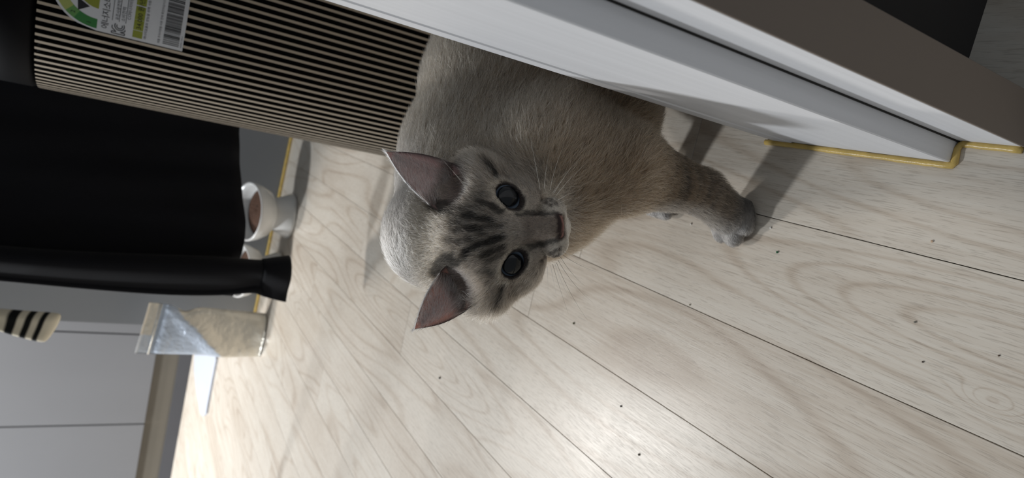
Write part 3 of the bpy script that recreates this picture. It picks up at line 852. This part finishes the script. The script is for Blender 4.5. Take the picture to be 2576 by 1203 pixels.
def fur_color(P, N):
    """Coat colour with some painted light and shade at skin points: warm taupe, paler below, greyer on the head, bands on the legs, tabby face marks."""
    n = len(P)
    back = sstep(.15, .27, P[:, 2])[:, None]  # lower trunk darker by height, its shade put into the coat
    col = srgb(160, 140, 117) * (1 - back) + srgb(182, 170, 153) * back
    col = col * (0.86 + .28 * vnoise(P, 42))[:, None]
    flank = (sstep(.02, .09, P[:, 0]) * sstep(.20, .12, P[:, 2]) * .6)[:, None]  # shade beside the door frame painted into the lower flank
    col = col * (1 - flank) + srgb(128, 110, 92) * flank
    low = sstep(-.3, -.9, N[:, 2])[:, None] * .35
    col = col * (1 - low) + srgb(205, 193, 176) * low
    # legs: cross bands, pale paws
    leg = sstep(.125, .085, P[:, 2]) * sstep(.05, .02, P[:, 0]) * sstep(.52, .50, P[:, 1])
    ax = (wri - elb) / np.linalg.norm(wri - elb); t = (P - elb) @ ax
    band = leg * sstep(.15, .7, np.sin(t * 520 + 7 * vnoise(P, 75))) * (.35 + .6 * vnoise(P + 1, 90)) * sstep(.12, .09, P[:, 2])
    col = col * (1 - (leg * .40)[:, None]); col = col * (1 - band[:, None]) + srgb(60, 56, 52) * band[:, None]
    lowleg = (leg * sstep(.085, .04, P[:, 2]) * .7)[:, None]; col = col * (1 - lowleg) + srgb(106, 98, 90) * lowleg
    col = col * (1 - (band * .5)[:, None]) + srgb(62, 55, 49) * (band * .5)[:, None]
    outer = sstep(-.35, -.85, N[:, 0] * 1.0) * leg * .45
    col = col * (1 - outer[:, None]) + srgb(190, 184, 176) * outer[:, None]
    paw = sstep(.040, .020, P[:, 2]) * sstep(.045, .03, P[:, 0])
    pc = srgb(158, 154, 150) * (0.62 + .65 * vnoise(P, 240))[:, None]
    pc = pc * (1 - .66 * sstep(-.032, -.006, P[:, 0]))[:, None]  # paw's side away from the lamps is shaded in its colour
    col = col * (1 - paw[:, None]) + pc * paw[:, None]
    # neck behind the ears: pale cool back light put into the coat
    rel = (P - O) * 100; a, dn, up, fw = rel @ HA, rel @ HD, rel @ HB, rel @ HC
    hw = np.maximum(sstep(6.6, 4.6, np.linalg.norm((P - SKULL) * 100, axis=1)), sstep(3.9, 3.2, np.linalg.norm((P - hd(0, -1.7, 1.4)) * 100, axis=1))) * sstep(-6.8, -5.2, fw + .35 * up)
    nape = sstep(-4.8, -7.5, dn) * sstep(9, 5, np.abs(a)) * sstep(.17, .2, P[:, 2]) * sstep(.02, -.02, P[:, 0])
    col = col * (1 - nape[:, None]) + srgb(176, 170, 163) * nape[:, None]
    hc = np.tile(srgb(150, 140, 128), (n, 1))
    crown = sstep(-2.6, -4.8, dn)[:, None] * .8
    hc = hc * (1 - crown) + srgb(196, 184, 166) * crown
    cheek = (sstep(2.2, 4.2, np.abs(a)) * .55)[:, None]
    hc = hc * (1 - cheek) + srgb(170, 155, 138) * cheek
    fore = (sstep(2.6, 1.2, np.abs(a)) * sstep(-5.0, -3.4, dn) * sstep(.2, -.8, dn) * .62)[:, None]
    hc = hc * (1 - fore) + srgb(116, 107, 97) * fore
    bridge = (sstep(1.25, .75, np.abs(a)) * sstep(.4, 1.2, dn) * .88)[:, None]
    hc = hc * (1 - bridge) + srgb(112, 100, 90) * bridge
    muz = (sstep(2.0, 2.9, dn) * sstep(.55, .95, np.abs(a)) * .8)[:, None]
    hc = hc * (1 - muz) + srgb(186, 178, 166) * muz
    chin = sstep(3.55, 3.75, dn)[:, None]
    hc = hc * (1 - chin) + srgb(214, 208, 198) * chin
    Q = np.stack([a, dn], 1) + (np.stack([vnoise(P + 3, 260), vnoise(P + 7, 260)], 1) - .5) * .22
    front = sstep(-5.5, -3.5, fw)
    for c, q in EAR_IN:
        k = (.85 * sstep(2.3, 1.3, np.linalg.norm((P - c) * 100, axis=1)))[:, None]; hc = hc * (1 - k) + srgb(128, 108, 102) * k
    for line, w, s in MARKS:
        d = np.full(n, 9.0); L = [face_px(*q) for q in line]
        for p, q in zip(L, L[1:]):
            t = np.clip(((Q - p) @ (q - p)) / max((q - p) @ (q - p), 1e-9), 0, 1); d = np.minimum(d, np.linalg.norm(Q - p - t[:, None] * (q - p), axis=1))
        k = (s * sstep(w * 1.7, w * .85, d) * front)[:, None]; hc = hc * (1 - k) + DARK * k
    for q in SPOTS:
        k = (.92 * sstep(.19, .09, np.linalg.norm(np.stack([a, dn], 1) - face_px(*q), axis=1)) * front)[:, None]; hc = hc * (1 - k) + srgb(60, 52, 46) * k
    for ec, ax, slant in EYES:
        r = eye_r(P, ec, ax, slant)
        k = (.75 * sstep(1.62, 1.42, r) * sstep(1.12, 1.25, r) * front)[:, None]; hc = hc * (1 - k) + srgb(178, 168, 152) * k
        down = sstep(-.3, .3, ((P - ec) @ HD) * 100)
        k = (.97 * sstep(1.10 + .38 * down, 1.02 + .26 * down, r) * front)[:, None]; hc = hc * (1 - k) + srgb(34, 27, 26) * k
    nose = np.linalg.norm((P - hd(0, -2.38, 3.02)) @ np.stack([HA, HB, HC], 1) / np.array([.0074, .0042, .0052]), axis=1)
    k = sstep(1.35, 1.15, nose)[:, None]; hc = hc * (1 - k) + srgb(48, 38, 36) * k
    k = (sstep(1.08, .92, nose) * sstep(-2.28, -2.42, up))[:, None]; hc = hc * (1 - k) + srgb(142, 104, 96) * k
    return col * (1 - hw[:, None]) + hc * hw[:, None], hw, nose


tri = np.concatenate([cf[:, [0, 1, 2]], cf[:, [0, 2, 3]]])
fn = np.cross(cv[tri[:, 1]] - cv[tri[:, 0]], cv[tri[:, 2]] - cv[tri[:, 0]])
vn = np.zeros_like(cv)
for d in range(3):
    for c in range(3): vn[:, d] += np.bincount(tri[:, c], fn[:, d], len(cv))
vn /= np.linalg.norm(vn, axis=1)[:, None] + 1e-12
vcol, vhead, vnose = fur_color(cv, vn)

cat = tag(empty('cat', (0.0, 0.44, 0)), 'taupe tabby cat with blue grey eyes stepping out past the white door frame', 'cat')
CO = np.array([0, .44, 0])


def fur_material(name, hair):
    M = bpy.data.materials.new(name); M.use_nodes = True
    N, L = M.node_tree.nodes, M.node_tree.links
    a = N.new('ShaderNodeAttribute'); a.attribute_name = 'coat'
    if not hair:
        b = N['Principled BSDF']; b.inputs['Roughness'].default_value = .75; b.inputs['Specular IOR Level'].default_value = .2
        L.new(a.outputs['Color'], b.inputs['Base Color']); return M
    h = N.new('ShaderNodeHairInfo')
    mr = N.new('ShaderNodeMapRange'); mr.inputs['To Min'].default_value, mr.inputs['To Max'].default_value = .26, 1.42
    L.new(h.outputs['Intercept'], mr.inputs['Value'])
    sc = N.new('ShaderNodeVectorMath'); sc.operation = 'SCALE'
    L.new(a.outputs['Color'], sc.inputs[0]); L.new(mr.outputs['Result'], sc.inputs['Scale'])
    p = N.new('ShaderNodeBsdfHairPrincipled'); p.parametrization = 'COLOR'
    p.inputs['IOR'].default_value = 1.38; p.inputs['Roughness'].default_value = .48; p.inputs['Radial Roughness'].default_value = .75; p.inputs['Random Roughness'].default_value = .2
    L.new(sc.outputs['Vector'], p.inputs['Color'])
    L.new(p.outputs[0], N['Material Output'].inputs['Surface']); return M


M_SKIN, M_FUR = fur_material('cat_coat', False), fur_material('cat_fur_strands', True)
me = bpy.data.meshes.new('body')
me.vertices.add(len(cv)); me.vertices.foreach_set('co', (cv - CO).astype(np.float32).ravel())
me.loops.add(len(cf) * 4); me.loops.foreach_set('vertex_index', cf.astype(np.int32).ravel())
me.polygons.add(len(cf)); me.polygons.foreach_set('loop_start', np.arange(0, len(cf) * 4, 4, dtype=np.int32))
me.update(calc_edges=True); me.validate()
me.polygons.foreach_set('use_smooth', np.ones(len(me.polygons), bool))
at_ = me.attributes.new('coat', 'FLOAT_COLOR', 'POINT'); at_.data.foreach_set('color', np.concatenate([vcol, np.ones((len(cv), 1))], 1).astype(np.float32).ravel())
body = link('body', me, cat, M_SKIN)


def strands(name, roots, dirs, normals, length, lift, col, radius, parent, jit=.25, npt=5, bend=.5):
    """Hair curves: each strand leaves the skin by lift and bends over towards its flow direction."""
    n = len(roots)
    d = dirs + rng.normal(0, jit, (n, 3)); d -= (d * normals).sum(1)[:, None] * normals * .9
    d /= np.linalg.norm(d, axis=1)[:, None] + 1e-9
    P = np.zeros((n, npt, 3), np.float32); p = roots.copy()
    seg = (length / (npt - 1))[:, None]
    for k in range(npt):
        P[:, k] = p
        w = lift * (1 - bend * k / (npt - 1))
        s = d * (1 - w)[:, None] + normals * w[:, None] + rng.normal(0, .06, (n, 3))
        p = p + seg * s / np.linalg.norm(s, axis=1)[:, None]
    P[:, :, 2] = np.maximum(P[:, :, 2], .0004)
    hc = bpy.data.hair_curves.new(name); hc.add_curves([npt] * n)
    hc.attributes['position'].data.foreach_set('vector', (P - CO.astype(np.float32)).ravel())
    ra = hc.attributes.new('radius', 'FLOAT', 'POINT')
    ra.data.foreach_set('value', (radius[:, None] * np.linspace(1, .25, npt)[None]).astype(np.float32).ravel())
    ca = hc.attributes.new('coat', 'FLOAT_COLOR', 'CURVE')
    ca.data.foreach_set('color', np.concatenate([col, np.ones((n, 1))], 1).astype(np.float32).ravel())
    hc.materials.append(M_FUR)
    o = link(name, hc, parent); o['kind'] = 'stuff'; return o


# roots spread over the skin by area, denser on the face
area = np.linalg.norm(fn, axis=1) / 2; ctr = cv[tri].mean(1)
th = vhead[tri].mean(1)
view = (fn * (CAM - ctr)).sum(1) > 0
dens = (1.1e6 + 3.0e6 * th) * np.where(view, 1, .35) * np.where(ctr[:, 0] > .13, .15, 1)
cnt = rng.poisson(area * dens); ti = np.repeat(np.arange(len(tri)), cnt)
u = rng.random((len(ti), 2)); fl = u.sum(1) > 1; u[fl] = 1 - u[fl]
bc = np.stack([1 - u.sum(1), u[:, 0], u[:, 1]], 1)
rt = (cv[tri[ti]] * bc[..., None]).sum(1); rn = (vn[tri[ti]] * bc[..., None]).sum(1); rn /= np.linalg.norm(rn, axis=1)[:, None]
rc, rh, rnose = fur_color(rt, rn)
rel = (rt - O) * 100; ra_, rdn, rup, rfw = rel @ HA, rel @ HD, rel @ HB, rel @ HC
ok = np.ones(len(rt), bool)
for ec, ax, slant in EYES:
    ok &= ~((eye_r(rt, ec, ax, slant) < 1.10) & ((rt - ec) @ ax > .0))
ok &= rnose > 1.12
ok &= rt[:, 2] > .002
rt, rn, rc, rh, ra_, rdn, rfw = (k[ok] for k in (rt, rn, rc, rh, ra_, rdn, rfw))
# flow: over the head away from the nose tip; along the trunk to the tail; down the legs
fl_h = rt - hd(0, -3.4, 5.5); fl_h /= np.linalg.norm(fl_h, axis=1)[:, None]
fl_b = np.tile(np.array([.86, .30, -.30]), (len(rt), 1))
legw = sstep(.15, .10, rt[:, 2]) * sstep(.06, .03, rt[:, 0])
ldir = (wri - sh) / np.linalg.norm(wri - sh)
fl_b = fl_b * (1 - legw)[:, None] + (ldir * .8 + np.array([-.1, 0, -.3])) * legw[:, None]
pwt = sstep(.03, .016, rt[:, 2]) * sstep(.05, .03, rt[:, 0])
fl_b = fl_b * (1 - pwt)[:, None] + np.array([-.9, -.25, -.15]) * pwt[:, None]
brst = sstep(.21, .17, rt[:, 2]) * sstep(-.02, -.05, rt[:, 0])
fl_b = fl_b * (1 - brst)[:, None] + np.array([.1, .05, -1.0]) * brst[:, None]
flow = fl_h * rh[:, None] + fl_b * (1 - rh)[:, None]
L_b = .0150 * (1 - legw * .55) * (1 - pwt * .62)
snout = sstep(-1.0, 2.2, rdn) * sstep(3.2, 1.6, np.abs(ra_)) * sstep(-2.5, 0, rfw)
L_h = .0085 * (1 - .78 * snout) + .003 * sstep(3, 4.5, np.abs(ra_))
for ec, ax, slant in EYES:
    r = np.linalg.norm((rt - ec) - ((rt - ec) @ ax)[:, None] * ax, axis=1) * 100
    L_h = L_h * (1 - .65 * sstep(2.0, 1.1, r))
bridge = sstep(1.15, .85, np.abs(ra_)) * sstep(-.2, 1.0, rdn) * sstep(-2.5, 0, rfw)
L_h = L_h * (1 - bridge) + .0017 * bridge
lip = sstep(2.2, 3.0, rdn) * (1 - bridge) * sstep(-1.5, 0, rfw)
L_h = L_h * (1 - lip) + .0026 * lip
length = (L_b * (1 - rh) + L_h * rh) * rng.uniform(.7, 1.25, len(rt))
napew = sstep(-4.8, -7, rdn) * sstep(9, 5, np.abs(ra_)) * sstep(.17, .2, rt[:, 2]) * sstep(.02, -.02, rt[:, 0])
length = length * (1 - .38 * napew)
forew = sstep(3.2, 2.2, np.abs(ra_)) * sstep(-6, -5, rdn) * sstep(.6, 0, rdn) * rh
length = length * (1 - .38 * forew)
lift = (.30 * (1 - rh) + .22 * rh) * (1 - .45 * snout) * (1 - .4 * pwt) * (1 - .5 * napew)
# individual strands differ, and locks of neighbours share a tone
tone = (.34 + 1.3 * rng.random(len(rt)) ** 1.9) * (.62 + .76 * vnoise(rt, 420))
tone = tone * (1 - .65 * napew) + .9 * .65 * napew
rad = np.where(rh > .5, .000085, .000105) * (1 - .25 * snout)
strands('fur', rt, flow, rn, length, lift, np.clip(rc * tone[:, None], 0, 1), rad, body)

# eyes: cornea, blue-grey iris, wide pupil
def eye_material():
    M = bpy.data.materials.new('cat_eye'); M.use_nodes = True
    N, L = M.node_tree.nodes, M.node_tree.links; b = N['Principled BSDF']
    a = N.new('ShaderNodeAttribute'); a.attribute_name = 'from_axis'
    r = N.new('ShaderNodeValToRGB'); e = r.color_ramp.elements
    stops = [(0, lin(9, 10, 13)), (.60, lin(10, 12, 15)), (.64, lin(60, 70, 82)), (.72, lin(112, 124, 138)), (.82, lin(92, 104, 118)), (.88, lin(30, 30, 34)), (1, lin(30, 26, 26))]
    while len(e) < len(stops): e.new(.5)
    for q, (p, c) in zip(e, stops): q.position = p; q.color = c
    L.new(a.outputs['Fac'], r.inputs['Fac']); L.new(r.outputs['Color'], b.inputs['Base Color'])
    b.inputs['Roughness'].default_value = .4; b.inputs['Specular IOR Level'].default_value = .1; b.inputs['Coat Weight'].default_value = .8; b.inputs['Coat Roughness'].default_value = .03; b.inputs['Coat IOR'].default_value = 1.42
    return M


M_EYE = eye_material()
for ec, ax, slant in EYES:
    u1 = np.cross(ax, HB); u1 /= np.linalg.norm(u1); u2 = np.cross(u1, ax)
    mb, att, RE = MB(), [], .0112
    n, rows = 40, 22
    vv = []
    for i in range(rows):
        t = (i / (rows - 1)) * PI * .75
        bulge = .0009 * math.exp(-(t / .75) ** 2)
        for k in range(n):
            w = 2 * PI * k / n
            vv.append(ec + ax * ((RE + bulge) * math.cos(t) - .0002) + (u1 * math.cos(w) + u2 * math.sin(w)) * (RE + bulge) * math.sin(t)); att.append(min(1.0, math.sin(t) if t < PI / 2 else 1.0))
    mb.add(vv, [(i * n + k, i * n + (k + 1) % n, (i + 1) * n + (k + 1) % n, (i + 1) * n + k) for i in range(rows - 1) for k in range(n)])
    o = on(cat, mb).build('eye', M_EYE, cat, True)
    q = o.data.attributes.new('from_axis', 'FLOAT', 'POINT'); q.data.foreach_set('value', att)

# ears: curved shells, open to the front, pale rim, hairs inside
def ear_pt(tip, inner, outer, u, v, depth):
    """u 0..1 from inner to outer edge, v 0..1 from base to tip; the middle is set back by depth."""
    bow = .0035 * math.sin(PI * v)
    e0 = inner * (1 - v) + tip * v; e1 = outer * (1 - v) + tip * v
    w = (outer - inner); w /= np.linalg.norm(w)
    e0 = e0 - w * bow * .9; e1 = e1 + w * bow * .8
    p = e0 * (1 - u) + e1 * u
    back = np.cross(outer - inner, tip - inner); back /= np.linalg.norm(back)
    if back @ HC > 0: back = -back
    return p + back * depth * math.sin(PI * u) ** .8 * (1 - v) ** .75 * 1.0, back


M_EARIN = fur_material('ear_skin', False)
EARS = [((-5.75, -7.75, .456), (-1.95, -5.05, .4355), (-4.70, -3.40, .4400)), ((6.05, -6.70, .450), (2.35, -4.70, .4350), (5.10, -3.20, .4370))]
def ep(a, dn, D):
    k = 0.432 / F_PX * 100; px = 1281 + (a * A_[0] + dn * D_[0]) / k; py = 580 + (a * A_[1] + dn * D_[1]) / k; return dep(px, py, D)
for ei, (t_, i_, o_) in enumerate(EARS):
    tip, inn, out = ep(*t_), ep(*i_), ep(*o_)
    nu, nv = 17, 21
    F, Bk = np.zeros((nv, nu, 3)), np.zeros((nv, nu, 3)); col = np.zeros((nv, nu, 3)); colb = np.zeros((nv, nu, 3))
    for i in range(nv):
        v = -.22 + 1.22 * i / (nv - 1)
        for j in range(nu):
            u = j / (nu - 1); vv = max(v, 0)
            p, back = ear_pt(tip, inn, out, u, vv, .0165)
            if v < 0: p = p + (inn * .5 + out * .5 - tip) * (-v) * .8 + back * (-v) * .006
            F[i, j] = p; Bk[i, j] = p + back * .0011 * (1 - .7 * (u in (0, 1)))
            rim = 1 - sstep(0, .10, np.array(min(u, 1 - u)))
            c = srgb(222, 166, 148) if ei else srgb(196, 160, 154)  # light glowing through each ear is put into its skin colour
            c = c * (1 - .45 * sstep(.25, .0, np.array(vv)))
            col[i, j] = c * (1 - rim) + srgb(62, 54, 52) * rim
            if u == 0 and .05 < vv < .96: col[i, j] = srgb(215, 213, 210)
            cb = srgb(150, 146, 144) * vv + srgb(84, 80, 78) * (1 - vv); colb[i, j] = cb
    mb = MB().grid(F); n1 = len(mb.v); mb.grid(Bk[:, ::-1])
    for i in range(nv - 1):
        mb.f += [(i * nu, (i + 1) * nu, n1 + (i + 1) * nu + nu - 1, n1 + i * nu + nu - 1), (i * nu + nu - 1, n1 + i * nu, n1 + (i + 1) * nu, (i + 1) * nu + nu - 1)]
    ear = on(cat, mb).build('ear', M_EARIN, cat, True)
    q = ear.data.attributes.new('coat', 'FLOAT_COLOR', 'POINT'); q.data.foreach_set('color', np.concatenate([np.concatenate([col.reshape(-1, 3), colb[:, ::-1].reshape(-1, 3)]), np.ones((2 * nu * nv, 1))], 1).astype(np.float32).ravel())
    # hairs: inside from the inner edge across the shell, short ones behind and along the rim
    def sample(n, lo, hi, side):
        uu, ww = rng.uniform(lo[0], hi[0], n), rng.uniform(lo[1], hi[1], n) ** 1.15
        pts, nn = [], []
        for a, b in zip(uu, ww):
            p, back = ear_pt(tip, inn, out, a, b, .0165)
            q, _ = ear_pt(tip, inn, out, min(a + .04, 1), b, .0165); s, _ = ear_pt(tip, inn, out, a, min(b + .04, 1), .0165)
            m_ = np.cross(q - p, s - p); m_ /= np.linalg.norm(m_) + 1e-12
            if m_ @ back > 0: m_ = -m_
            pts.append(p if side > 0 else p + back * .0011); nn.append(m_ * side)
        return np.array(pts), np.array(nn), uu, ww
    upd = tip - (inn + out) / 2; upd /= np.linalg.norm(upd); acr = out - inn; acr /= np.linalg.norm(acr)
    p, nn, uu, ww = sample(3000, (.02, .0), (.85, .90), 1)
    strands('ear_hair', p, upd * .55 + acr * .75 + np.zeros_like(p), nn, .0085 * rng.uniform(.6, 1.3, len(p)) * (1 - .6 * ww), np.full(len(p), .35), srgb(228, 210, 202) * rng.uniform(.6, 1.2, (len(p), 1)), np.full(len(p), .00009), ear, .22)
    p, nn, uu, ww = sample(2600, (.0, .0), (1, 1), -1)
    strands('ear_hair', p, np.tile(upd, (len(p), 1)), nn, .0045 * rng.uniform(.6, 1.2, len(p)), np.full(len(p), .25), (srgb(84, 80, 78) * (1 - ww)[:, None] + srgb(150, 147, 145) * ww[:, None]) * rng.uniform(.7, 1.2, (len(p), 1)), np.full(len(p), .00007), ear, .25)
    p, nn, uu, ww = sample(500, (.0, .02), (.025, .97), 1)
    strands('ear_hair', p, np.tile(upd * .9 - acr * .3, (len(p), 1)), nn, .0035 * rng.uniform(.6, 1.2, len(p)), np.full(len(p), .2), srgb(222, 220, 216) * rng.uniform(.8, 1.1, (len(p), 1)), np.full(len(p), .00007), ear, .15)
    p, nn, uu, ww = sample(1300, (.0, .0), (1, .16), 1)
    strands('ear_hair', p, np.tile(upd * .8 + acr * .1, (len(p), 1)), nn, .0090 * rng.uniform(.6, 1.2, len(p)), np.full(len(p), .3), srgb(110, 98, 92) * rng.uniform(.5, 1.2, (len(p), 1)), np.full(len(p), .00007), ear, .3)

# whiskers and brow hairs
M_WHISKER = material('white_whisker', lin(222, 216, 206), .4, vary=((200, 200, 200), .05))
M_WHISKER_D = material('dark_whisker', lin(70, 64, 60), .4, vary=((200, 200, 200), .05))
def whisker(pts, mat, r=.00013):
    pts = [np.array(q) for q in pts]; fine = []
    for k in range(13):                                                         # quadratic through root, middle, tip
        t = k / 12; fine.append(pts[0] * (1 - t) ** 2 + 2 * t * (1 - t) * pts[1] + pts[2] * t * t)
    on(cat, MB().tube(fine, [r * (1 - .85 * k / 12) for k in range(13)], 5)).build('whisker', mat, cat, True)
UPW = [((1359, 478), (1345, 400), (1328, 318)), ((1369, 474), (1372, 425), (1385, 368)), ((1384, 478), (1392, 425), (1424, 352)), ((1393, 487), (1420, 440), (1456, 398)), ((1399, 492), (1435, 445), (1470, 415)), ((1404, 503), (1428, 488), (1466, 474)), ((1408, 511), (1424, 503), (1440, 498)), ((1390, 486), (1406, 462), (1420, 446))]
for a, b, c in UPW: whisker((dep(*a, .4135), dep(*b, .428), dep(*c, .445)), M_WHISKER)
DNW = [((1377, 671), (1378, 715), (1380, 772), 0), ((1385, 668), (1395, 720), (1402, 760), 0), ((1390, 664), (1404, 715), (1430, 790), 1), ((1400, 661), (1428, 735), (1478, 806), 1), ((1404, 655), (1440, 720), (1492, 762), 1), ((1409, 645), (1435, 690), (1472, 720), 1), ((1414, 640), (1450, 668), (1516, 690), 1), ((1419, 632), (1450, 655), (1488, 662), 0), ((1396, 664), (1415, 725), (1442, 765), 0)]
for a, b, c, k in DNW: whisker((dep(*a, .4135), dep(*b, .414), dep(*c, .418)), M_WHISKER_D if k else M_WHISKER, .00011)
for a, b, c in (((1203, 500), (1160, 455), (1110, 398)), ((1207, 497), (1175, 455), (1150, 420)), ((1196, 508), (1150, 440), (1120, 410))): whisker((dep(*a, .434), dep(*b, .425), dep(*c, .420)), M_WHISKER, .0001)
